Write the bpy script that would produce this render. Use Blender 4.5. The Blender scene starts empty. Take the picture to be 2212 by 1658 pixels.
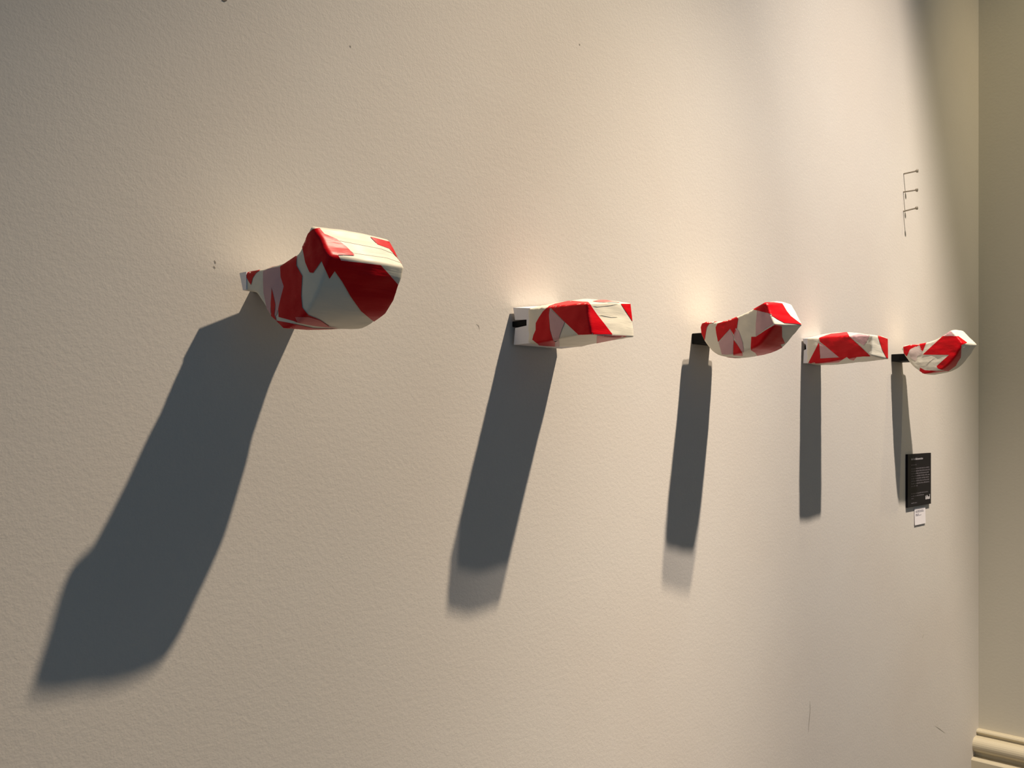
import bpy, bmesh, math, random
from mathutils import Vector, Matrix, noise
from mathutils.bvhtree import BVHTree
from mathutils.geometry import delaunay_2d_cdt

scene = bpy.context.scene
col = scene.collection
H = 1.62                       # eye height above the floor (m)

# ------------------------------------------------------------------ camera
cam_data = bpy.data.cameras.new('camera')
cam = bpy.data.objects.new('camera', cam_data)
col.objects.link(cam)
cam.location = (0.0, -1.4, H)
TH = math.atan((3032 - 1106) / 2000.0)          # angle between view and the long wall
cam.rotation_euler = (math.pi / 2, 0.0, TH - math.pi / 2)
cam_data.sensor_fit = 'HORIZONTAL'
cam_data.sensor_width = 36.0
cam_data.lens = 36.0 * 2000.0 / 2212.0
cam_data.shift_y = 76.0 / 2212.0
cam_data.clip_start = 0.02
scene.camera = cam

# ------------------------------------------------------------------ world, exposure
world = bpy.data.worlds.new('world')
scene.world = world
world.use_nodes = True
bg = world.node_tree.nodes['Background']
bg.inputs['Color'].default_value = (0.42, 0.70, 1.0, 1)
bg.inputs['Strength'].default_value = 0.165
vs = scene.view_settings
vs.view_transform = 'Standard'
vs.look = 'None'
vs.exposure = 0.1
vs.gamma = 1.0
vs.use_curve_mapping = False
# gallery spotlights: (position, aim, power, cone degrees, blend, colour)
LAMPS = [
    ((2.90, -1.95, H + 4.09), (3.46, 0.0, H - 2.40), 1420.0, 57.0, 1.0, (1.0, 0.87, 0.745)),
    ((2.90, -1.71, H + 4.12), (0.55, 0.0, H - 2.30), 1420.0, 40.0, 1.0, (1.0, 0.825, 0.625)),
]
# added warm fill lamp below the blocker box, brightens the corner and side wall
CORNER_FILL = ((3.95, -1.60, H + 3.535), (4.70, -0.28, H + 0.7), 190.0, 53.0, 1.0, (1.0, 0.82, 0.48))
LAMP_RADIUS = 0.05

# ------------------------------------------------------------------ materials
def mat(name, color, rough=0.5, bump=None, coat=0.0, spec=0.5, mottle=None, metallic=0.0):
    m = bpy.data.materials.new(name)
    m.use_nodes = True
    nt = m.node_tree
    b = nt.nodes['Principled BSDF']
    b.inputs['Base Color'].default_value = (*color, 1)
    b.inputs['Roughness'].default_value = rough
    b.inputs['Metallic'].default_value = metallic
    b.inputs['Specular IOR Level'].default_value = spec
    if coat:
        b.inputs['Coat Weight'].default_value = coat
        b.inputs['Coat Roughness'].default_value = 0.18
    tc = nt.nodes.new('ShaderNodeTexCoord')
    if mottle:                                    # (scale, second colour, detail)
        n = nt.nodes.new('ShaderNodeTexNoise')
        n.inputs['Scale'].default_value = mottle[0]
        n.inputs['Detail'].default_value = mottle[2]
        mx = nt.nodes.new('ShaderNodeMix')
        mx.data_type = 'RGBA'
        mx.inputs[6].default_value = (*color, 1)
        mx.inputs[7].default_value = (*mottle[1], 1)
        rp = nt.nodes.new('ShaderNodeMapRange')
        rp.inputs[1].default_value = 0.35
        rp.inputs[2].default_value = 0.65
        nt.links.new(tc.outputs['Object'], n.inputs['Vector'])
        nt.links.new(n.outputs['Fac'], rp.inputs[0])
        nt.links.new(rp.outputs[0], mx.inputs[0])
        nt.links.new(mx.outputs[2], b.inputs['Base Color'])
    prev = None
    for (sc, dist, strength, stretch) in (bump or []):
        mp = nt.nodes.new('ShaderNodeMapping')
        mp.inputs['Scale'].default_value = stretch
        n = nt.nodes.new('ShaderNodeTexNoise')
        n.inputs['Scale'].default_value = sc
        n.inputs['Detail'].default_value = 3.0
        bp = nt.nodes.new('ShaderNodeBump')
        bp.inputs['Strength'].default_value = strength
        bp.inputs['Distance'].default_value = dist
        nt.links.new(tc.outputs['Object'], mp.inputs['Vector'])
        nt.links.new(mp.outputs['Vector'], n.inputs['Vector'])
        nt.links.new(n.outputs['Fac'], bp.inputs['Height'])
        if prev:
            nt.links.new(prev.outputs['Normal'], bp.inputs['Normal'])
        prev = bp
    if prev:
        nt.links.new(prev.outputs['Normal'], b.inputs['Normal'])
    return m

tape_bump = [(60, 0.0015, 0.5, (0.25, 1.0, 1.6)), (190, 0.0006, 0.4, (0.2, 0.6, 1.5))]
M = {
    'wall': mat('painted_plaster', (0.67, 0.63, 0.575), 0.85,
                [(7, 0.004, 0.18, (1, 1, 1)), (110, 0.0012, 0.35, (1, 1, 1)), (300, 0.0006, 0.4, (1, 1, 1))],
                spec=0.2, mottle=(1.7, (0.65, 0.60, 0.54), 4.0)),
    'wall_right': mat('painted_side_wall', (0.66, 0.62, 0.52), 0.8, [(90, 0.001, 0.4, (1, 1, 1))], spec=0.2),
    'skirting': mat('cream_gloss_paint', (0.62, 0.55, 0.40), 0.4, [(30, 0.001, 0.2, (1, 1, 1))]),
    'floor': mat('oiled_boards', (0.12, 0.10, 0.08), 0.45, [(40, 0.001, 0.3, (1, 12, 1))], mottle=(14, (0.09, 0.07, 0.05), 5.0)),
    'ceiling': mat('ceiling_white', (0.70, 0.68, 0.62), 0.9),
    'cream': mat('cream_tape', (0.79, 0.74, 0.61), 0.42, tape_bump, spec=0.3),
    'red': mat('red_tape', (0.62, 0.0, 0.006), 0.38, tape_bump, spec=0.22),
    'blush': mat('faint_pink_tape', (0.73, 0.585, 0.53), 0.42, tape_bump, spec=0.25),
    'pink': mat('pink_show_through_tape', (0.62, 0.375, 0.385), 0.42, tape_bump, spec=0.25),
    'salmon': mat('salmon_show_through_tape', (0.70, 0.16, 0.15), 0.42, tape_bump, spec=0.25),
    'foam': mat('white_foam', (0.86, 0.84, 0.86), 0.7, [(240, 0.0006, 0.3, (1, 1, 1))]),
    'black_metal': mat('black_metal', (0.006, 0.006, 0.006), 0.6, spec=0.12),
    'steel': mat('dull_steel', (0.30, 0.27, 0.22), 0.45, metallic=0.7),
    'board': mat('black_sign_board', (0.008, 0.007, 0.009), 0.45, spec=0.15),
    'print_light': mat('white_print', (0.42, 0.40, 0.42), 0.6),
    'print_dim': mat('grey_print', (0.15, 0.135, 0.15), 0.6),
    'card': mat('white_card', (0.86, 0.82, 0.84), 0.6),
    'ink': mat('grey_ink', (0.42, 0.40, 0.44), 0.7),
    'scuff': mat('scuff_dirt', (0.40, 0.37, 0.31), 0.9),
    'scuff_dark': mat('dark_pit', (0.16, 0.13, 0.10), 0.9),
    'lamp_metal': mat('lamp_black', (0.03, 0.03, 0.03), 0.4),
}

# ------------------------------------------------------------------ helpers
def link_mesh(name, bm, material, parent=None, smooth=False):
    me = bpy.data.meshes.new(name)
    bm.to_mesh(me)
    bm.free()
    me.materials.append(material)
    if smooth:
        for p in me.polygons:
            p.use_smooth = True
    o = bpy.data.objects.new(name, me)
    col.objects.link(o)
    if parent:
        o.parent = parent
    return o

def empty(name, loc):
    o = bpy.data.objects.new(name, None)
    o.empty_display_size = 0.05
    o.location = loc
    col.objects.link(o)
    return o

def tag(o, label=None, cat=None, group=None, kind=None):
    if label: o['label'] = label
    if cat: o['category'] = cat
    if group: o['group'] = group
    if kind: o['kind'] = kind
    return o

def add_box(bm, lo, hi):
    vs_ = [bm.verts.new((x, y, z)) for x in (lo[0], hi[0]) for y in (lo[1], hi[1]) for z in (lo[2], hi[2])]
    for f in ((0, 1, 3, 2), (4, 6, 7, 5), (0, 4, 5, 1), (2, 3, 7, 6), (0, 2, 6, 4), (1, 5, 7, 3)):
        bm.faces.new([vs_[i] for i in f])

def box(lo, hi, bevel=0.0):
    bm = bmesh.new()
    add_box(bm, lo, hi)
    bmesh.ops.recalc_face_normals(bm, faces=bm.faces[:])
    if bevel:
        bmesh.ops.bevel(bm, geom=bm.edges[:], offset=bevel, segments=2, affect='EDGES', profile=0.5)
    return bm

def extrude_profile(pts, axis, a, b):
    """closed 2-D profile swept along x or y between a and b"""
    bm = bmesh.new()
    def P(p, t):
        return (t, p[0], p[1]) if axis == 'x' else (p[0], t, p[1])
    r0 = [bm.verts.new(P(p, a)) for p in pts]
    r1 = [bm.verts.new(P(p, b)) for p in pts]
    n = len(pts)
    for i in range(n):
        bm.faces.new((r0[i], r0[(i + 1) % n], r1[(i + 1) % n], r1[i]))
    bm.faces.new(r0[::-1])
    bm.faces.new(r1)
    bmesh.ops.recalc_face_normals(bm, faces=bm.faces[:])
    return bm

def lathe(profile, origin, direction, seg=16):
    """profile: list of (distance along direction, radius)"""
    bm = bmesh.new()
    d = Vector(direction).normalized()
    u = d.orthogonal().normalized()
    v = d.cross(u)
    rings = []
    for (t, r) in profile:
        rings.append([bm.verts.new(Vector(origin) + d * t + (u * math.cos(2 * math.pi * k / seg) + v * math.sin(2 * math.pi * k / seg)) * r) for k in range(seg)])
    for a, b in zip(rings, rings[1:]):
        for k in range(seg):
            bm.faces.new((a[k], a[(k + 1) % seg], b[(k + 1) % seg], b[k]))
    bm.faces.new(rings[0][::-1])
    bm.faces.new(rings[-1])
    bmesh.ops.recalc_face_normals(bm, faces=bm.faces[:])
    return bm

# ------------------------------------------------------------------ the setting
XR = 4.53                      # the corner with the side wall
tag(link_mesh('wall_back', box((-2.5, 0.0, 0.0), (XR, 0.2, 6.2)), M['wall']), kind='structure')
tag(link_mesh('wall_right', box((XR, -4.5, 0.0), (XR + 0.2, 0.2, 6.2)), M['wall_right']), kind='structure')
tag(link_mesh('floor', box((-2.5, -4.5, -0.1), (XR + 0.2, 0.2, 0.0)), M['floor']), kind='structure')
tag(link_mesh('ceiling', box((-2.5, -4.5, 6.2), (XR + 0.2, 0.2, 6.3)), M['ceiling']), kind='structure')
# added unseen box under the ceiling; keeps the spotlights off the side wall
tag(link_mesh('added_light_blocker', box((3.086, -4.5, H + 3.54), (XR, 0.0, 6.2)), M['ceiling']), kind='structure')

def skirting_profile():
    z = lambda t: H + t
    pts = [(XR, z(-1.411)), (XR - 0.022, z(-1.411)), (XR - 0.030, z(-1.414)), (XR - 0.033, z(-1.420)),
           (XR - 0.030, z(-1.426)), (XR - 0.022, z(-1.429)), (XR - 0.022, z(-1.437))]
    for k in range(0, 11):                                  # big torus
        a = math.radians(75 - 15 * k)
        pts.append((XR - 0.052 - 0.034 * math.cos(a), z(-1.470) + 0.033 * math.sin(a)))
    pts += [(XR - 0.052, z(-1.506)), (XR - 0.052, z(-1.520)), (XR - 0.096, z(-1.526)), (XR - 0.100, z(-1.531)),
            (XR - 0.100, 0.0), (XR, 0.0)]
    return pts
tag(link_mesh('baseboard_right', extrude_profile(skirting_profile(), 'y', -4.5, 0.0), M['skirting']), kind='structure')

# ------------------------------------------------------------------ tape-wrapped forms
def fillet(L, R, rad, step=0.004):
    """round the corners of two matching outlines and sample them alike"""
    n = len(L)
    L = [Vector(p) for p in L]; R = [Vector(p) for p in R]
    def seg(P, i):
        a, b, c = P[i - 1], P[i], P[(i + 1) % n]
        r1 = min(rad[i], 0.45 * (a - b).length); r2 = min(rad[i], 0.45 * (c - b).length)
        return b + (a - b).normalized() * r1, b, b + (c - b).normalized() * r2
    oL, oR = [], []
    for i in range(n):
        sL, sR, nL, nR = seg(L, i), seg(R, i), seg(L, (i + 1) % n), seg(R, (i + 1) % n)
        for k in range(5):
            t = k / 4
            w = ((1 - t) ** 2, 2 * t * (1 - t), t * t)
            oL.append(sL[0] * w[0] + sL[1] * w[1] + sL[2] * w[2])
            oR.append(sR[0] * w[0] + sR[1] * w[1] + sR[2] * w[2])
        m = max(1, int(max((nL[0] - sL[2]).length, (nR[0] - sR[2]).length) / step))
        for k in range(1, m):
            oL.append(sL[2].lerp(nL[0], k / m)); oR.append(sR[2].lerp(nR[0], k / m))
    return oL, oR

def inside(p, poly):
    c = False
    j = len(poly) - 1
    for i in range(len(poly)):
        a, b = poly[i], poly[j]
        if (a[1] > p[1]) != (b[1] > p[1]) and p[0] < (b[0] - a[0]) * (p[1] - a[1]) / (b[1] - a[1]) + a[0]:
            c = not c
        j = i
    return c

def edge_dist(p, poly):
    best = 9.0
    for i in range(len(poly)):
        a, b = poly[i - 1], poly[i]
        d = b - a
        t = max(0.0, min(1.0, (p - a).dot(d) / max(d.dot(d), 1e-12)))
        best = min(best, (p - a - d * t).length)
    return best

def body_bmesh(L, R, x0, x1, rad, r_side=0.005, bulge=0.002, crown=0.003, seed=0.0, amp=0.0015, k=(0.0, 0.0)):
    """solid between a left and a right outline, (p = distance from the wall, z)"""
    oL, oR = fillet(L, R, rad)
    kL, kR = k
    n = len(oL)
    bm = bmesh.new()
    K = 20
    rows = []
    area = sum(oL[i - 1].x * oL[i].y - oL[i].x * oL[i - 1].y for i in range(n))
    sgn = 1 if area > 0 else -1
    for kk in range(K + 1):
        t = kk / K
        row = []
        pts = [oL[i].lerp(oR[i], t) for i in range(n)]
        for i in range(n):
            tg = (pts[(i + 1) % n] - pts[i - 1]).normalized()
            nr = Vector((tg.y, -tg.x)) * sgn
            q = pts[i] + nr * crown * (4 * t * (1 - t)) * 0.8
            xa = x0 + r_side + kL * (pts[i].x - 0.05)
            xb = x1 - r_side + kR * (pts[i].x - 0.05)
            row.append(bm.verts.new((xa + (xb - xa) * t, -q.x, q.y)))
        rows.append(row)
    for a, b in zip(rows, rows[1:]):
        for i in range(n):
            bm.faces.new((a[i], a[(i + 1) % n], b[(i + 1) % n], b[i]))
    for side, poly in ((0, oL), (1, oR)):
        verts = [v.copy() for v in poly]
        edges = [(i, (i + 1) % n) for i in range(n)]
        for off in (0.0008, 0.002, 0.004):
            for i in range(n):
                tg = (poly[(i + 1) % n] - poly[i - 1]).normalized()
                q = poly[i] - Vector((tg.y, -tg.x)) * sgn * off
                if inside(q, poly) and edge_dist(q, poly) > 0.85 * off:
                    verts.append(q)
        xs = [v.x for v in poly]; ys = [v.y for v in poly]
        g = 0.005
        a = min(xs)
        while a < max(xs):
            b = min(ys)
            while b < max(ys):
                q = Vector((a, b))
                if inside(q, poly) and edge_dist(q, poly) > 0.0055:
                    verts.append(q)
                b += g
            a += g
        vo, eo, fo = delaunay_2d_cdt(verts, edges, [], 1, 1e-6)[:3]
        nv = []
        for v in vo:
            d = edge_dist(v, poly)
            e = r_side - math.sqrt(max(0.0, r_side ** 2 - (r_side - d) ** 2)) if d < r_side else 0.0
            s = min(1.0, d / 0.03); s = s * s * (3 - 2 * s)
            e -= bulge * s
            nv.append(bm.verts.new((x0 + e + kL * (v.x - 0.05) if side == 0 else x1 - e + kR * (v.x - 0.05), -v.x, v.y)))
        for f in fo:
            try:
                bm.faces.new([nv[i] for i in f])
            except ValueError:
                pass
    bmesh.ops.remove_doubles(bm, verts=bm.verts[:], dist=2e-5)
    bmesh.ops.recalc_face_normals(bm, faces=bm.faces[:])
    bm.normal_update()
    for v in bm.verts:
        c = v.co
        w = noise.noise(Vector((c.x * 14 + seed, c.y * 26, c.z * 60 + seed))) + 0.6 * noise.noise(Vector((c.x * 40, c.y * 70 + seed, c.z * 30)))
        v.co = c + v.normal * (amp * w)
    bm.normal_update()
    return bm

# each form: left outline, right outline, x range, corner radii (relative to the eye-height line on the wall)
FORMS = {
 'a': dict(x=(0.775, 0.930), k=(.19, .13), L=[(.052, .2365), (.095, .239), (.137, .242), (.169, .251), (.183, .267), (.199, .296), (.208, .293), (.240, .245), (.228, .219), (.212, .187), (.185, .154), (.142, .139), (.124, .155), (.104, .171), (.092, .188), (.079, .204), (.052, .208)],
           R=[(.052, .241), (.092, .243), (.132, .247), (.162, .256), (.178, .271), (.192, .289), (.206, .294), (.241, .244), (.229, .214), (.216, .190), (.196, .169), (.150, .150), (.130, .154), (.104, .171), (.092, .188), (.079, .204), (.052, .208)],
           rad=[.003, .02, .02, .02, .02, .003, .004, .003, .02, .02, .02, .02, .02, .02, .02, .012, .003]),
 'b': dict(x=(1.450, 1.610), k=(.09, -.04), L=[(.050, .2380), (.066, .2375), (.108, .238), (.204, .236), (.214, .172), (.179, .172), (.131, .168), (.076, .162), (.050, .162)],
           R=[(.050, .267), (.080, .270), (.154, .258), (.211, .248), (.219, .175), (.180, .172), (.111, .167), (.070, .163), (.050, .163)],
           rad=[.003, .02, .03, .003, .003, .02, .02, .02, .003]),
 'c': dict(x=(2.135, 2.280), k=(.07, -.04), L=[(.043, .250), (.050, .260), (.098, .256), (.148, .265), (.194, .283), (.225, .298), (.234, .293), (.254, .241), (.224, .203), (.206, .186), (.165, .174), (.109, .163), (.080, .177), (.060, .201), (.045, .227)],
           R=[(.043, .252), (.052, .262), (.095, .264), (.143, .276), (.188, .296), (.218, .309), (.238, .301), (.268, .246), (.227, .204), (.208, .187), (.167, .176), (.109, .166), (.080, .178), (.060, .201), (.045, .227)],
           rad=[.004, .008, .02, .02, .02, .003, .004, .003, .02, .02, .02, .02, .02, .02, .02]),
 'd': dict(x=(2.800, 2.936), L=[(.018, .261), (.060, .260), (.160, .262), (.232, .256), (.231, .194), (.166, .191), (.124, .185), (.061, .179), (.018, .180)],
           R=[(.018, .281), (.050, .286), (.110, .283), (.225, .256), (.227, .190), (.167, .185), (.120, .183), (.061, .179), (.018, .180)],
           rad=[.004, .02, .03, .004, .004, .02, .02, .02, .004]),
 'e': dict(x=(3.508, 3.650), L=[(.046, .262), (.055, .276), (.115, .277), (.145, .281), (.197, .303), (.222, .321), (.232, .315), (.262, .271), (.244, .236), (.221, .203), (.190, .179), (.125, .166), (.110, .178), (.079, .206), (.060, .234)],
           R=[(.046, .265), (.055, .280), (.100, .286), (.130, .294), (.170, .314), (.200, .332), (.218, .329), (.267, .274), (.243, .236), (.216, .202), (.185, .180), (.125, .170), (.110, .178), (.079, .206), (.060, .234)],
           rad=[.004, .008, .02, .02, .02, .005, .006, .004, .02, .02, .02, .006, .02, .02, .02]),
}
def form_bmesh(key):
    f = FORMS[key]
    xc = (f['x'][0] + f['x'][1]) / 2
    return body_bmesh(f['L'], f['R'], f['x'][0] - xc, f['x'][1] - xc, f['rad'], seed=ord(key) * 3.7, k=f.get('k', (0.0, 0.0))), xc

# strips of tape: (form, material, layer, lay direction, points on the wrapped surface)
STRIPS = [
    ('a', 'red', 1, (0.501, 0.853, 0.148), [(-0.0750, -0.0546, 0.2350), (-0.0706, -0.0610, 0.2372), (-0.0639, -0.1011, 0.2387), (-0.0672, -0.0866, 0.2378), (-0.0717, -0.0810, 0.2325), (-0.0736, -0.0747, 0.2254), (-0.0737, -0.0701, 0.2150), (-0.0751, -0.0644, 0.2221), (-0.0760, -0.0579, 0.2303)]),
    ('a', 'salmon', 1, (0.521, 0.839, 0.159), [(-0.0640, -0.1010, 0.2386), (-0.0608, -0.1269, 0.2409), (-0.0568, -0.1481, 0.2448), (-0.0590, -0.1341, 0.2421), (-0.0628, -0.1136, 0.2400)]),
    ('a', 'pink', 1, (0.520, 0.844, 0.130), [(-0.0679, -0.0966, 0.2345), (-0.0659, -0.1088, 0.2372), (-0.0616, -0.1366, 0.2381), (-0.0620, -0.1388, 0.2215), (-0.0609, -0.1454, 0.2063), (-0.0620, -0.1418, 0.1919), (-0.0633, -0.1393, 0.1806), (-0.0633, -0.1288, 0.1634), (-0.0641, -0.1235, 0.1605), (-0.0638, -0.1266, 0.1734), (-0.0657, -0.1237, 0.1948), (-0.0667, -0.1198, 0.2066), (-0.0657, -0.1161, 0.1824), (-0.0642, -0.1125, 0.1652), (-0.0649, -0.1025, 0.1761), (-0.0687, -0.0994, 0.2001), (-0.0699, -0.1000, 0.2165)]),
    ('a', 'red', 2, (0.521, 0.846, 0.116), [(-0.0665, -0.1205, 0.2049), (-0.0643, -0.1275, 0.1799), (-0.0640, -0.1240, 0.1638), (-0.0624, -0.1274, 0.1551), (-0.0634, -0.1139, 0.1631), (-0.0657, -0.1161, 0.1824)]),
    ('a', 'red', 2, (0.539, 0.832, 0.129), [(-0.0616, -0.1366, 0.2381), (-0.0542, -0.1705, 0.2516), (-0.0552, -0.1721, 0.2365), (-0.0539, -0.1858, 0.2190), (-0.0538, -0.1829, 0.1889), (-0.0524, -0.1836, 0.1713), (-0.0456, -0.1889, 0.1602), (-0.0210, -0.1836, 0.1553), (0.0099, -0.1644, 0.1491), (-0.0523, -0.1706, 0.1498), (-0.0624, -0.1334, 0.1599), (-0.0633, -0.1342, 0.1728), (-0.0623, -0.1407, 0.1919), (-0.0609, -0.1458, 0.2063), (-0.0620, -0.1388, 0.2215)]),
    ('a', 'salmon', 3, (0.557, 0.824, 0.102), [(-0.0549, -0.1687, 0.1570), (-0.0440, -0.1864, 0.1581), (-0.0205, -0.1829, 0.1549), (0.0109, -0.1629, 0.1487), (0.0389, -0.1521, 0.1481), (-0.0208, -0.1662, 0.1478), (-0.0523, -0.1706, 0.1498)]),
    ('a', 'red', 1, (0.545, 0.833, 0.099), [(-0.0630, -0.1142, 0.1628), (-0.0622, -0.1271, 0.1546), (-0.0492, -0.1657, 0.1468), (-0.0137, -0.1557, 0.1446), (0.0478, -0.1426, 0.1483), (0.0209, -0.1425, 0.1459), (-0.0144, -0.1416, 0.1429), (-0.0572, -0.1383, 0.1431), (-0.0607, -0.1263, 0.1534)]),
    ('a', 'red', 2, (0.575, 0.802, 0.158), [(-0.0505, -0.1810, 0.2643), (-0.0477, -0.1929, 0.2835), (-0.0477, -0.2047, 0.2885), (-0.0389, -0.2083, 0.2909), (-0.0355, -0.2159, 0.2816), (-0.0167, -0.2218, 0.2755), (-0.0041, -0.2286, 0.2650), (0.0044, -0.2385, 0.2512), (-0.0275, -0.2397, 0.2478), (-0.0219, -0.2399, 0.2406), (0.0524, -0.2417, 0.2421), (0.0966, -0.2299, 0.2175), (0.0967, -0.2172, 0.1938), (0.0947, -0.1988, 0.1737), (0.0908, -0.1747, 0.1619), (0.0425, -0.2035, 0.1729), (0.0115, -0.2180, 0.1919), (-0.0105, -0.2266, 0.2115), (-0.0274, -0.2315, 0.2250), (-0.0324, -0.2250, 0.2132), (-0.0454, -0.2247, 0.2387), (-0.0482, -0.2068, 0.2222), (-0.0500, -0.1998, 0.2235), (-0.0528, -0.1926, 0.2392)]),
    ('a', 'red', 1, (0.611, 0.771, 0.179), [(0.0560, -0.2102, 0.2912), (0.0958, -0.2084, 0.2891), (0.0996, -0.2364, 0.2495), (0.0964, -0.2276, 0.2614), (0.0858, -0.2207, 0.2747), (0.0635, -0.2195, 0.2786)]),
    ('a', 'cream', 0, (0.596, 0.782, 0.182), [(-0.0306, -0.2169, 0.2806), (0.0740, -0.2167, 0.2812), (0.0984, -0.2167, 0.2755), (0.0976, -0.2239, 0.2661), (0.0681, -0.2243, 0.2716), (-0.0211, -0.2226, 0.2739)]),
    ('a', 'cream', 0, (0.605, 0.777, 0.172), [(-0.0074, -0.2277, 0.2663), (0.0768, -0.2266, 0.2661), (0.0984, -0.2301, 0.2573), (0.1004, -0.2328, 0.2524), (0.0719, -0.2329, 0.2567), (0.0045, -0.2356, 0.2553)]),
    ('b', 'cream', 1, (0.783, 0.612, 0.110), [(-0.0381, -0.2097, 0.2140), (-0.0083, -0.2117, 0.2175), (0.0225, -0.2136, 0.2139), (-0.0001, -0.2132, 0.2115), (-0.0228, -0.2113, 0.2128)]),
    ('b', 'cream', 1, (0.780, 0.614, 0.121), [(-0.0534, -0.2051, 0.2313), (-0.0189, -0.2082, 0.2378), (0.0284, -0.2111, 0.2423), (-0.0059, -0.2099, 0.2354), (-0.0402, -0.2074, 0.2303)]),
    ('e', 'cream', 2, (0.941, 0.334, 0.058), [(-0.0733, -0.1393, 0.2073), (-0.0731, -0.1523, 0.2203), (-0.0728, -0.1756, 0.2320), (-0.0725, -0.1618, 0.2205), (-0.0732, -0.1425, 0.2058)]),
    ('b', 'red', 1, (0.733, 0.669, 0.120), [(-0.0776, -0.0509, 0.2358), (-0.0689, -0.0525, 0.2390), (-0.0329, -0.0560, 0.2480), (-0.0263, -0.0718, 0.2501), (-0.0459, -0.0563, 0.2450), (-0.0680, -0.0530, 0.2393), (-0.0763, -0.0517, 0.2371)]),
    ('b', 'red', 1, (0.765, 0.635, 0.109), [(-0.0739, -0.1102, 0.2339), (-0.0370, -0.0894, 0.2469), (0.0316, -0.0713, 0.2611), (0.0026, -0.1485, 0.2494), (-0.0528, -0.2057, 0.2270), (-0.0407, -0.2097, 0.2123), (-0.0265, -0.2142, 0.1976), (-0.0036, -0.2189, 0.1755), (-0.0619, -0.2091, 0.1731), (-0.0658, -0.1795, 0.1736), (-0.0711, -0.1627, 0.1894), (-0.0735, -0.1485, 0.2019)]),
    ('b', 'red', 2, (0.741, 0.664, 0.099), [(-0.0429, -0.0947, 0.2451), (-0.0631, -0.0975, 0.2391), (-0.0764, -0.0923, 0.2280), (-0.0785, -0.0813, 0.2144), (-0.0800, -0.0745, 0.2036), (-0.0802, -0.0743, 0.1892), (-0.0798, -0.0673, 0.1785), (-0.0797, -0.0640, 0.1691), (-0.0708, -0.0700, 0.1621), (-0.0456, -0.0515, 0.1608), (-0.0256, -0.0512, 0.1604), (-0.0016, -0.0606, 0.1601), (-0.0476, -0.1030, 0.1639), (-0.0659, -0.1106, 0.1656), (-0.0762, -0.1112, 0.1870), (-0.0750, -0.1074, 0.2206), (-0.0742, -0.1084, 0.2317), (-0.0738, -0.1113, 0.2338)]),
    ('b', 'pink', 3, (0.748, 0.656, 0.099), [(-0.0742, -0.1095, 0.2319), (-0.0735, -0.1494, 0.2003), (-0.0745, -0.1411, 0.1836), (-0.0634, -0.1231, 0.1666), (-0.0653, -0.1112, 0.1656), (-0.0762, -0.1123, 0.1885), (-0.0753, -0.1080, 0.2174)]),
    ('b', 'pink', 3, (0.751, 0.655, 0.082), [(-0.0537, -0.1051, 0.1643), (-0.0634, -0.1231, 0.1666), (-0.0339, -0.0995, 0.1634), (0.0071, -0.0644, 0.1604), (-0.0030, -0.0596, 0.1601)]),
    ('b', 'salmon', 1, (0.779, 0.614, 0.125), [(0.0217, -0.1455, 0.2527), (0.0567, -0.1319, 0.2597), (0.0701, -0.1421, 0.2604), (0.0370, -0.2085, 0.2460), (0.0051, -0.2092, 0.2427), (-0.0073, -0.1831, 0.2451)]),
    ('b', 'red', 1, (0.795, 0.595, 0.116), [(0.0349, -0.2111, 0.2429), (0.0712, -0.2089, 0.2462), (0.0709, -0.2145, 0.2085)]),
    ('b', 'salmon', 1, (0.785, 0.613, 0.086), [(-0.0468, -0.2130, 0.1718), (0.0476, -0.2183, 0.1754), (0.0600, -0.1666, 0.1708), (0.0737, -0.1150, 0.1680)]),
    ('c', 'red', 1, (0.843, 0.528, 0.097), [(-0.0710, -0.0449, 0.2458), (-0.0702, -0.0483, 0.2556), (-0.0647, -0.0590, 0.2598), (-0.0448, -0.0813, 0.2605), (-0.0715, -0.0712, 0.2538), (-0.0721, -0.0639, 0.2443), (-0.0682, -0.0546, 0.2109), (-0.0699, -0.0463, 0.2297)]),
    ('c', 'red', 1, (0.855, 0.510, 0.096), [(-0.0692, -0.0946, 0.2523), (-0.0614, -0.1119, 0.2583), (-0.0639, -0.1484, 0.2663), (-0.0664, -0.1545, 0.2613), (-0.0666, -0.1509, 0.2387), (-0.0675, -0.1445, 0.2170), (-0.0684, -0.1317, 0.2366), (-0.0715, -0.0979, 0.2036), (-0.0712, -0.0921, 0.2275), (-0.0707, -0.0899, 0.2426)]),
    ('c', 'pink', 1, (0.856, 0.511, 0.077), [(-0.0685, -0.1317, 0.2358), (-0.0679, -0.1425, 0.2130), (-0.0653, -0.1373, 0.1708), (-0.0669, -0.1214, 0.1695), (-0.0683, -0.1073, 0.1705), (-0.0714, -0.0997, 0.2021)]),
    ('c', 'red', 2, (0.862, 0.502, 0.072), [(-0.0685, -0.1429, 0.2064), (-0.0662, -0.1562, 0.1878), (-0.0583, -0.1617, 0.1732), (-0.0178, -0.1393, 0.1682), (-0.0575, -0.1345, 0.1681)]),
    ('c', 'pink', 1, (0.862, 0.501, 0.083), [(-0.0669, -0.1475, 0.2389), (-0.0668, -0.1566, 0.2285), (-0.0663, -0.1673, 0.1986), (-0.0531, -0.1633, 0.1734), (-0.0648, -0.1609, 0.1778), (-0.0680, -0.1481, 0.2028), (-0.0677, -0.1424, 0.2163)]),
    ('c', 'pink', 1, (0.872, 0.479, 0.099), [(-0.0623, -0.2064, 0.2778), (-0.0590, -0.2381, 0.2687), (-0.0585, -0.2500, 0.2420), (-0.0624, -0.2206, 0.2246), (-0.0637, -0.2036, 0.2127), (-0.0631, -0.2032, 0.2418)]),
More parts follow.
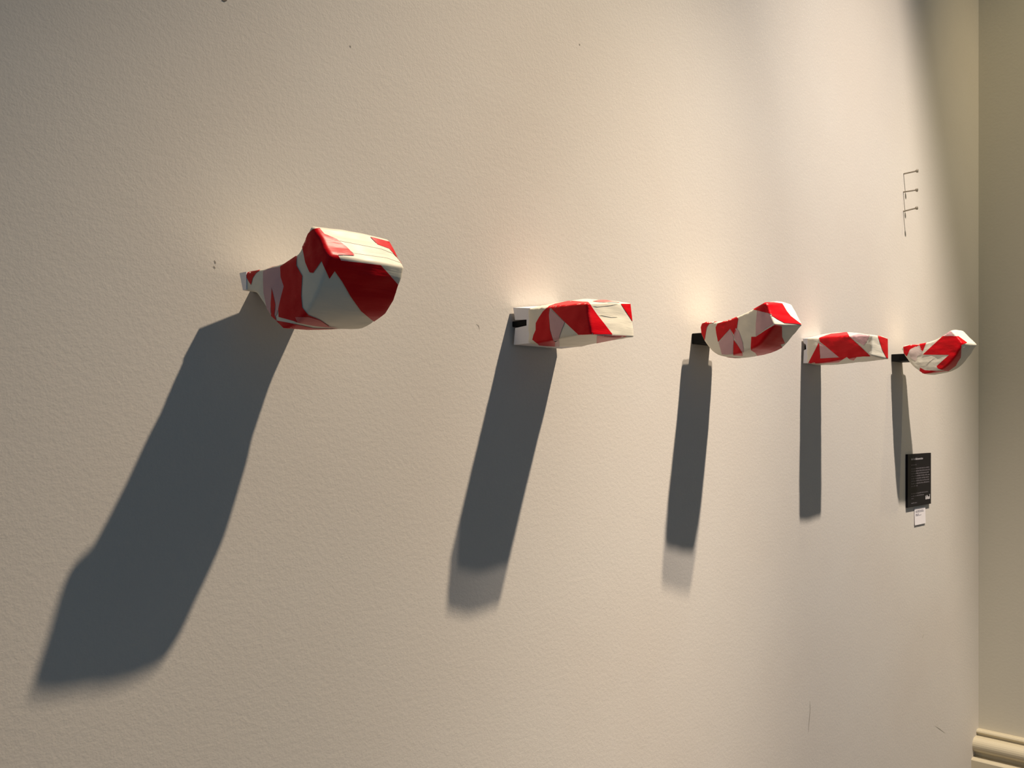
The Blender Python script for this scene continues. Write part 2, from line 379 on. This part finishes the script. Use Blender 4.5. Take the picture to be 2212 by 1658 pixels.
    ('c', 'red', 2, (0.871, 0.478, 0.115), [(-0.0606, -0.1947, 0.2822), (-0.0496, -0.2231, 0.2986), (-0.0590, -0.2372, 0.2692)]),
    ('c', 'red', 1, (0.878, 0.465, 0.113), [(-0.0495, -0.2231, 0.2986), (-0.0174, -0.2280, 0.3017), (0.0145, -0.2359, 0.3007), (0.0156, -0.2477, 0.2802), (0.0240, -0.2548, 0.2670), (-0.0194, -0.2502, 0.2649), (-0.0511, -0.2460, 0.2636), (-0.0590, -0.2372, 0.2689)]),
    ('c', 'red', 2, (0.883, 0.459, 0.103), [(-0.0582, -0.2429, 0.2640), (-0.0189, -0.2499, 0.2656), (0.0228, -0.2545, 0.2673), (0.0596, -0.2667, 0.2473), (0.0207, -0.2643, 0.2469), (-0.0184, -0.2584, 0.2460), (-0.0426, -0.2520, 0.2542)]),
    ('c', 'red', 2, (0.876, 0.475, 0.080), [(-0.0647, -0.1916, 0.2118), (-0.0636, -0.2036, 0.2111), (-0.0616, -0.2290, 0.2257), (-0.0554, -0.2518, 0.2389), (-0.0266, -0.2557, 0.2375), (0.0084, -0.2382, 0.2136), (0.0500, -0.2245, 0.2006), (0.0331, -0.2208, 0.1965), (0.0638, -0.2098, 0.1908), (0.0642, -0.1775, 0.1791), (0.0642, -0.1558, 0.1748), (0.0514, -0.1431, 0.1717), (-0.0128, -0.1734, 0.1750), (-0.0512, -0.1822, 0.1791)]),
    ('c', 'red', 1, (0.861, 0.505, 0.065), [(-0.0405, -0.1025, 0.1656), (0.0085, -0.1185, 0.1645), (0.0343, -0.1111, 0.1660), (-0.0070, -0.1094, 0.1639), (-0.0284, -0.1027, 0.1650)]),
    ('d', 'red', 1, (0.902, 0.426, 0.065), [(-0.0687, -0.0594, 0.2435), (-0.0698, -0.0621, 0.2345), (-0.0685, -0.0646, 0.1929), (-0.0676, -0.1257, 0.1936), (-0.0656, -0.1382, 0.1880), (-0.0303, -0.1072, 0.1811), (-0.0452, -0.0497, 0.1790), (-0.0607, -0.0201, 0.1802), (-0.0695, -0.0459, 0.2178)]),
    ('d', 'pink', 1, (0.903, 0.423, 0.068), [(-0.0685, -0.0615, 0.2443), (-0.0705, -0.0954, 0.2196), (-0.0678, -0.1249, 0.1954), (-0.0682, -0.0944, 0.1933), (-0.0686, -0.0658, 0.1940)]),
    ('d', 'red', 2, (0.910, 0.408, 0.071), [(-0.0662, -0.0598, 0.2583), (0.0091, -0.0646, 0.2762), (0.0558, -0.0959, 0.2824), (-0.0686, -0.1602, 0.2564), (-0.0704, -0.1960, 0.2229), (-0.0601, -0.2224, 0.1932), (-0.0668, -0.2031, 0.1935), (-0.0658, -0.1810, 0.1926), (-0.0198, -0.1521, 0.1860), (-0.0473, -0.1508, 0.1877), (-0.0689, -0.1521, 0.1938), (-0.0656, -0.1382, 0.1880), (-0.0676, -0.1257, 0.1942), (-0.0705, -0.0954, 0.2210), (-0.0684, -0.0633, 0.2463)]),
    ('d', 'pink', 1, (0.916, 0.394, 0.081), [(-0.0678, -0.1629, 0.2571), (-0.0344, -0.1746, 0.2663), (-0.0638, -0.2219, 0.2571), (-0.0693, -0.2128, 0.2347), (-0.0698, -0.2058, 0.2266), (-0.0690, -0.1780, 0.2438)]),
    ('d', 'red', 1, (0.925, 0.374, 0.071), [(0.0102, -0.2153, 0.2613), (0.0638, -0.2249, 0.2538), (0.0635, -0.2261, 0.1908), (0.0480, -0.2277, 0.1916), (0.0042, -0.2310, 0.2180)]),
    ('e', 'red', 1, (0.934, 0.349, 0.071), [(-0.0667, -0.0513, 0.2704), (-0.0583, -0.0739, 0.2770), (-0.0426, -0.1024, 0.2799), (-0.0391, -0.1275, 0.2839), (-0.0712, -0.1254, 0.2758), (-0.0725, -0.0792, 0.2606), (-0.0711, -0.0653, 0.2339), (-0.0688, -0.0542, 0.2467)]),
    ('e', 'red', 1, (0.937, 0.341, 0.071), [(-0.0690, -0.1114, 0.2768), (-0.0697, -0.1354, 0.2798), (-0.0722, -0.1290, 0.2613), (-0.0726, -0.1242, 0.2507), (-0.0720, -0.1141, 0.2581)]),
    ('e', 'red', 2, (0.945, 0.320, 0.064), [(-0.0728, -0.1243, 0.2378), (-0.0720, -0.1584, 0.2692), (-0.0699, -0.1932, 0.3009), (-0.0727, -0.2229, 0.3002), (-0.0593, -0.2437, 0.2984), (-0.0259, -0.2627, 0.2768), (-0.0705, -0.2577, 0.2661), (-0.0193, -0.2385, 0.2249), (-0.0161, -0.2270, 0.2088), (0.0023, -0.2145, 0.1966), (0.0182, -0.1826, 0.1788), (-0.0709, -0.1775, 0.1843), (-0.0717, -0.1729, 0.1935), (-0.0725, -0.2165, 0.2324), (-0.0726, -0.1651, 0.2352)]),
    ('e', 'red', 1, (0.941, 0.336, 0.047), [(-0.0712, -0.1138, 0.1901), (-0.0709, -0.1319, 0.1800), (-0.0698, -0.1642, 0.1771), (0.0105, -0.1852, 0.1794), (-0.0412, -0.1541, 0.1708), (-0.0650, -0.1239, 0.1682), (-0.0653, -0.1103, 0.1788)]),
    ('e', 'blush', 1, (0.936, 0.347, 0.066), [(-0.0725, -0.0793, 0.2599), (-0.0712, -0.0955, 0.2683), (-0.0713, -0.1122, 0.2732), (-0.0725, -0.1226, 0.2495), (-0.0724, -0.1199, 0.2381), (-0.0724, -0.1059, 0.2336), (-0.0722, -0.0992, 0.2152), (-0.0714, -0.0805, 0.2263), (-0.0729, -0.0727, 0.2506)]),
    ('e', 'pink', 1, (0.944, 0.320, 0.082), [(-0.0683, -0.1833, 0.2968), (-0.0676, -0.2038, 0.3089), (-0.0633, -0.2194, 0.3198), (-0.0715, -0.2288, 0.3092), (-0.0715, -0.2351, 0.3002), (-0.0708, -0.1967, 0.3020)]),
    ('e', 'red', 1, (0.950, 0.303, 0.080), [(0.0661, -0.2281, 0.3187), (0.0652, -0.2358, 0.3098), (0.0673, -0.2451, 0.2983), (0.0660, -0.2395, 0.3052)]),
]

def tape_strip(name, parent, bvh, pts, direction, lift, material):
    d = Vector(direction).normalized()
    u = d.orthogonal().normalized()
    v = d.cross(u)
    P = [Vector(p) for p in pts]
    c0 = sum(P, Vector()) / len(P)
    poly = [Vector(((p - c0).dot(u), (p - c0).dot(v))) for p in P]
    dense, depth = [], []
    for i in range(len(poly)):
        a, b = poly[i], poly[(i + 1) % len(poly)]
        da, db = (P[i] - c0).dot(d), (P[(i + 1) % len(P)] - c0).dot(d)
        m = max(1, int((b - a).length / 0.002))
        for k in range(m):
            dense.append(a.lerp(b, k / m)); depth.append(da + (db - da) * k / m)
    n = len(dense)
    verts = list(dense)
    g = 0.0025
    x = min(p.x for p in dense)
    while x < max(p.x for p in dense):
        y = min(p.y for p in dense)
        while y < max(p.y for p in dense):
            q = Vector((x, y))
            if inside(q, dense) and edge_dist(q, poly) > 0.0012:
                verts.append(q)
            y += g
        x += g
    vo, eo, fo = delaunay_2d_cdt(verts, [(i, (i + 1) % n) for i in range(n)], [], 1, 1e-6)[:3]
    bm = bmesh.new()
    nv = []
    for q in vo:
        base = c0 + u * q.x + v * q.y
        loc, nor, _, _ = bvh.ray_cast(base - d * 0.6, d, 1.2)
        if loc is None:
            j = min(range(n), key=lambda i: (dense[i] - q).length_squared)
            loc, nor, _, _ = bvh.find_nearest(base + d * depth[j])
        nv.append(bm.verts.new(loc + nor * lift))
    for f in fo:
        try:
            bm.faces.new([nv[i] for i in f])
        except ValueError:
            pass
    bmesh.ops.recalc_face_normals(bm, faces=bm.faces[:])
    bm.normal_update()
    if sum((f.normal.dot(d) for f in bm.faces)) > 0:
        bmesh.ops.reverse_faces(bm, faces=bm.faces[:])
    return link_mesh(name, bm, material, parent, smooth=True)

LABELS = {
 'a': ('large red and white taped form with raised beak, nearest, casting the longest shadow', 'wrapped_beak_form'),
 'b': ('red and white taped block showing white foam with a dark slot at its wall end', 'wrapped_block_form'),
 'c': ('red and white taped beaked form on black bracket between the two taped blocks', 'wrapped_beak_form'),
 'd': ('small red and white taped block between the two beaked forms on black brackets', 'wrapped_block_form'),
 'e': ('small red and white taped beaked form on black bracket above the black sign', 'wrapped_beak_form'),
}
STRIP_NAMES = {'red': 'red_stripe', 'pink': 'pink_tape_patch', 'blush': 'pale_tape_patch', 'salmon': 'salmon_tape_patch', 'cream': 'cream_tape_patch'}
roots, bodies = {}, {}
for key in 'abcde':
    bm, xc = form_bmesh(key)
    root = empty(LABELS[key][1], (xc, 0.0, H))
    tag(root, LABELS[key][0], 'artwork', 'tape-wrapped forms in a row on the wall')
    bvh = BVHTree.FromBMesh(bm)
    bodies[key] = (link_mesh('taped_body', bm, M['cream'], root, smooth=True), bvh)
    roots[key] = root
for (key, mname, layer, direction, pts) in STRIPS:
    tape_strip(STRIP_NAMES[mname], roots[key], bodies[key][1], pts, direction, 0.0004 + 0.00035 * layer, M[mname])
# stripes on the far side of every form, laid on from the right
for key in 'abcde':
    f = FORMS[key]
    xs = (f['x'][1] - f['x'][0]) / 2
    zs = [p[1] for p in f['R']]; ps = [p[0] for p in f['R']]
    z0, z1 = min(zs), max(zs)
    for t in (0.18, 0.62):
        pa = min(ps) + (max(ps) - min(ps)) * t
        zc = (z0 + z1) / 2
        quad = [(xs, -pa, zc + 0.03), (xs, -pa - 0.035, zc + 0.03), (xs, -pa - 0.055, zc - 0.02), (xs, -pa - 0.02, zc - 0.02)]
        tape_strip('red_stripe', roots[key], bodies[key][1], quad, (-1, 0, 0), 0.0004, M['red'])

# ------------------------------------------------------------------ mounts behind the forms
w = lambda k: (FORMS[k]['x'][1] - FORMS[k]['x'][0]) / 2

def foam_loft(root, L, R, xa, xb):
    """bare foam end lofted between a left and a right profile given as (p, z)"""
    bm = bmesh.new()
    a = [bm.verts.new((xa, -p, z)) for p, z in L]
    b = [bm.verts.new((xb, -p, z)) for p, z in R]
    n = len(a)
    for i in range(n):
        bm.faces.new((a[i], a[(i + 1) % n], b[(i + 1) % n], b[i]))
    bm.faces.new(a[::-1]); bm.faces.new(b)
    bmesh.ops.recalc_face_normals(bm, faces=bm.faces[:])
    o = link_mesh('foam_end', bm, M['foam'], root)
    o['label'] = 'bare white foam end with a slot'
    return o
foam_loft(roots['b'],
          [(.008, .1615), (.056, .1625), (.056, .2370), (.006, .2425), (.012, .2150), (.046, .2135), (.046, .2005), (.012, .1975)],
          [(.008, .1615), (.056, .1635), (.056, .2660), (.006, .2630), (.012, .2150), (.046, .2135), (.046, .2005), (.012, .1975)],
          -w('b') + 0.001, w('b') - 0.001)
foam_loft(roots['d'],
          [(.006, .1805), (.024, .1805), (.024, .2595), (.004, .2595), (.008, .2450), (.015, .2400), (.016, .2250), (.008, .2220)],
          [(.006, .1805), (.024, .1805), (.024, .2810), (.004, .2795), (.008, .2450), (.015, .2400), (.016, .2250), (.008, .2220)],
          -w('d') + 0.001, w('d') - 0.001)
foam_loft(roots['a'],
          [(.050, .2082), (.060, .2082), (.060, .2368), (.039, .2370)],
          [(.004, .2082), (.060, .2082), (.060, .2412), (.003, .2410)],
          -w('a') + 0.0005, w('a') - 0.0005)['label'] = 'bare white foam end'

# black brackets of the beaked forms
for key, xa, xb, za, zb, p1 in (('c', -0.046, 0.046, 0.205, 0.234, 0.075), ('e', -0.052, 0.052, 0.219, 0.246, 0.085)):
    br = link_mesh('bracket', box((xa, -p1, za), (xb, 0.0, zb), 0.0015), M['black_metal'], roots[key])
    br['label'] = 'black bracket'
for key, xa, za, zb, p1 in (('b', -0.0755, 0.2010, 0.2130, 0.0455), ('d', -0.045, 0.2255, 0.2395, 0.0150)):
    br = link_mesh('bracket', box((xa, -p1, za), (-xa, 0.0, zb), 0.001), M['black_metal'], roots[key])
    br['label'] = 'black bracket in the slot'
br = link_mesh('bracket', box((-0.03, -0.07, 0.214), (0.03, 0.0, 0.226), 0.001), M['black_metal'], roots['a'])

# ------------------------------------------------------------------ three steel nails
NAIL_LABELS = ('top one of three steel nails in a vertical row', 'middle one of three steel nails in a vertical row', 'bottom one of three steel nails in a vertical row')
for i, (x, z, dz) in enumerate(((3.648, 0.953, 0.002), (3.645, 0.882, -0.001), (3.645, 0.807, 0.005))):
    root = empty('nail', (x, 0.0, H + z))
    tag(root, NAIL_LABELS[i], 'nail', 'steel nails high on the wall')
    d = Vector((0.0, -0.053, dz))
    link_mesh('shank', lathe([(0.0, 0.0028), (0.046, 0.0028)], (0, 0, 0), d, 10), M['steel'], root, smooth=False)
    link_mesh('head', lathe([(0.0445, 0.0028), (0.050, 0.0066), (0.0535, 0.0070), (0.0545, 0.0060)], (0, 0, 0), d, 14), M['steel'], root)

# ------------------------------------------------------------------ black text panel and card
sign = empty('text_panel', (3.79, 0.0, H - 0.345))
tag(sign, 'black text panel with rows of small print below the farthest taped form', 'sign')
SW, SH, ST = 0.123, 0.208, 0.009
link_mesh('board', box((-SW, -ST, 0.0), (SW, 0.0, SH), 0.0008), M['board'], sign)
def words(parent, rows, x0, x1, y, material, name, rng):
    """rows: (z, height, x extent fraction); short dashes stand where the photograph's print stands"""
    for (z, h, frac) in rows:
        bm = bmesh.new()
        x = x0
        end = x0 + (x1 - x0) * frac
        while x < end - 0.004:
            wd = min(rng.uniform(0.006, 0.020), end - x)
            k = x
            while k < x + wd - 0.001:                      # letter-sized strokes
                hh = h * rng.choice((0.65, 0.65, 0.7, 1.0))
                add_box(bm, (k, y - 0.0004, z), (k + 0.0016, y, z + hh))
                k += 0.0025
            add_box(bm, (x, y - 0.0003, z), (x + wd * 0.95, y, z + h * 0.28))
            x += wd + 0.004
        o = link_mesh(name, bm, material, parent)
rng = random.Random(5)
words(sign, [(0.1845, 0.0085, 0.62)], -0.088, 0.108, -ST, M['print_light'], 'title_line', rng)
words(sign, [(0.163, 0.0055, 0.26)] + [(0.148 - 0.0098 * i, 0.0055, f) for i, f in enumerate((0.97, 1.0, 0.95, 1.0, 0.97, 1.0, 0.98, 0.36))],
      -0.088, 0.108, -ST, M['print_dim'], 'text_line', rng)
words(sign, [(0.0500, 0.0045, 0.90), (0.0405, 0.0045, 0.68), (0.031, 0.0045, 0.12), (0.013, 0.0045, 0.30)], -0.088, 0.108, -ST, M['print_dim'], 'text_line', rng)
bm = bmesh.new()                                                       # small white logotype, strokes only
for k, hh in enumerate((0.015, 0.010, 0.016, 0.016, 0.010, 0.010, 0.010, 0.019)):
    x = 0.062 + k * 0.0062
    add_box(bm, (x, -ST - 0.0006, 0.0215), (x + 0.0028, -ST, 0.0215 + hh))
for k in (0, 4, 5):
    x = 0.062 + k * 0.0062
    add_box(bm, (x, -ST - 0.0005, 0.0215), (x + 0.0060, -ST, 0.0238))
link_mesh('logotype', bm, M['card'], sign)['label'] = 'small white logotype'

card = empty('paper_card', (3.811, 0.0, H - 0.421))
tag(card, 'small white printed card fixed to the wall under the black text panel', 'card')
bm = bmesh.new()                                                       # sheet that lifts a little at the lower edge
for (zz, yy) in ((0.0, 0.0042), (0.02, 0.0036), (0.045, 0.003), (0.0675, 0.0025)):
    for xx in (-0.057, 0.057):
        for t in (0.0, 0.0012):
            bm.verts.new((xx, -yy + t, zz))
bm.verts.ensure_lookup_table()
V = bm.verts
for i in range(3):
    a, b = i * 4, i * 4 + 4
    for q in ((a, a + 2, b + 2, b), (a + 1, b + 1, b + 3, a + 3), (a, b, b + 1, a + 1), (a + 2, a + 3, b + 3, b + 2)):
        bm.faces.new([V[k] for k in q])
bm.faces.new([V[k] for k in (0, 1, 3, 2)]); bm.faces.new([V[k] for k in (12, 14, 15, 13)])
bmesh.ops.recalc_face_normals(bm, faces=bm.faces[:])
link_mesh('sheet', bm, M['card'], card)
words(card, [(0.056, 0.003, 0.85), (0.051, 0.003, 0.95), (0.042, 0.003, 0.35), (0.037, 0.003, 0.6)], -0.047, 0.047, -0.0036, M['ink'], 'text_line', rng)

# ------------------------------------------------------------------ small marks on the wall
wall_o = bpy.data.objects['wall_back']
def mark(name, pts, width, material, dark=0.0):
    """thin irregular smear following pts (x, z) on the wall"""
    bm = bmesh.new()
    n = len(pts)
    up, dn = [], []
    for i, p in enumerate(pts):
        a = Vector(pts[max(0, i - 1)]); b = Vector(pts[min(n - 1, i + 1)])
        t = (b - a).normalized(); nr = Vector((-t.y, t.x))
        ww = width * (0.25 if i in (0, n - 1) else 1.0) * rng.uniform(0.7, 1.2)
        q = Vector(p)
        up.append(bm.verts.new((q.x + nr.x * ww, -0.0006, H + q.y + nr.y * ww)))
        dn.append(bm.verts.new((q.x - nr.x * ww, -0.0006, H + q.y - nr.y * ww)))
    for i in range(n - 1):
        bm.faces.new((up[i], up[i + 1], dn[i + 1], dn[i]))
    link_mesh(name, bm, material, wall_o)
mark('dirt_mark', [(1.0219, 0.6897), (1.0239, 0.6877), (1.0250, 0.6855)], 0.00128, M['scuff'])
mark('dirt_mark', [(1.6819, 0.8850), (1.6836, 0.8834), (1.6853, 0.8817)], 0.00153, M['scuff'])
mark('dirt_mark', [(0.7521, 0.2595), (0.7537, 0.2566), (0.7549, 0.2541)], 0.00098, M['scuff_dark'])
mark('dirt_mark', [(0.7504, 0.2502), (0.7525, 0.2482), (0.7541, 0.2461)], 0.00098, M['scuff_dark'])
mark('dirt_mark', [(0.7656, 0.6888), (0.7698, 0.6896), (0.7748, 0.6916)], 0.00305, M['scuff_dark'])
mark('scuff_mark', [(3.8584, -0.8701), (3.8484, -0.8759), (3.8384, -0.8835)], 0.00188, M['scuff'])
mark('scuff_mark', [(2.8581, -0.9195), (2.8613, -0.9476), (2.8548, -0.9839), (2.8482, -1.0202)], 0.00121, M['scuff'])
mark('scuff_mark', [(3.9844, -1.2714), (4.0377, -1.2977), (4.1029, -1.3311)], 0.00154, M['scuff'])
mark('scuff_mark', [(1.3461, 0.2009), (1.3528, 0.1965), (1.3555, 0.1879)], 0.00068, M['scuff'])

# ------------------------------------------------------------------ spotlights under the ceiling
rail = tag(link_mesh('lighting_track', box((0.6, -1.86, 6.16), (3.12, -1.80, 6.2), 0.002), M['lamp_metal']), 'black lighting track under the ceiling', 'track')
for i, (pos, aim, power, cone, blend, colour) in enumerate(LAMPS):
    pos = Vector(pos); d = (Vector(aim) - pos).normalized()
    root = empty('spotlight', pos)
    tag(root, ('black spotlight aimed at the far taped forms', 'black spotlight aimed at the nearest taped form')[i], 'spotlight', 'ceiling spotlights')
    tail = -0.10
    bm = lathe([(tail, 0.045), (-0.015, 0.058), (-0.012, 0.055), (tail + 0.01, 0.04)], (0, 0, 0), d, 20)
    link_mesh('housing', bm, M['lamp_metal'], root)
    top = Vector((pos.x, (-1.845, -1.815)[i], 6.16)) - pos
    link_mesh('stem', lathe([(0.0, 0.008), ((top + d * 0.085).length, 0.008)], -d * 0.085, top + d * 0.085, 10), M['lamp_metal'], root)
    ld = bpy.data.lights.new('spot_beam', 'SPOT')
    ld.energy = power
    ld.color = colour
    ld.spot_size = math.radians(cone)
    ld.spot_blend = blend
    ld.shadow_soft_size = LAMP_RADIUS
    lo = bpy.data.objects.new('spot_beam', ld)
    lo.rotation_euler = d.to_track_quat('-Z', 'Y').to_euler()
    col.objects.link(lo)
    lo.parent = root

# added unseen fill lamp on the underside of the blocker box
pos, aim, power, cone, blend, colour = CORNER_FILL
root = empty('added_corner_fill', pos)
tag(root, 'added round fill lamp by the corner, out of view', 'downlight')
link_mesh('fill_lamp_ring', lathe([(0.0, 0.075), (0.006, 0.07), (0.006, 0.055), (0.0, 0.052)], (0, 0, 0.004), (0, 0, -1), 24), M['foam'], root)
ld = bpy.data.lights.new('corner_fill_beam', 'SPOT')
ld.energy = power
ld.color = colour
ld.spot_size = math.radians(cone)
ld.spot_blend = blend
ld.shadow_soft_size = 0.045
lo = bpy.data.objects.new('corner_fill_beam', ld)
lo.location = (0, 0, -0.06)
lo.rotation_euler = (Vector(aim) - Vector(pos)).to_track_quat('-Z', 'Y').to_euler()
col.objects.link(lo)
lo.parent = root
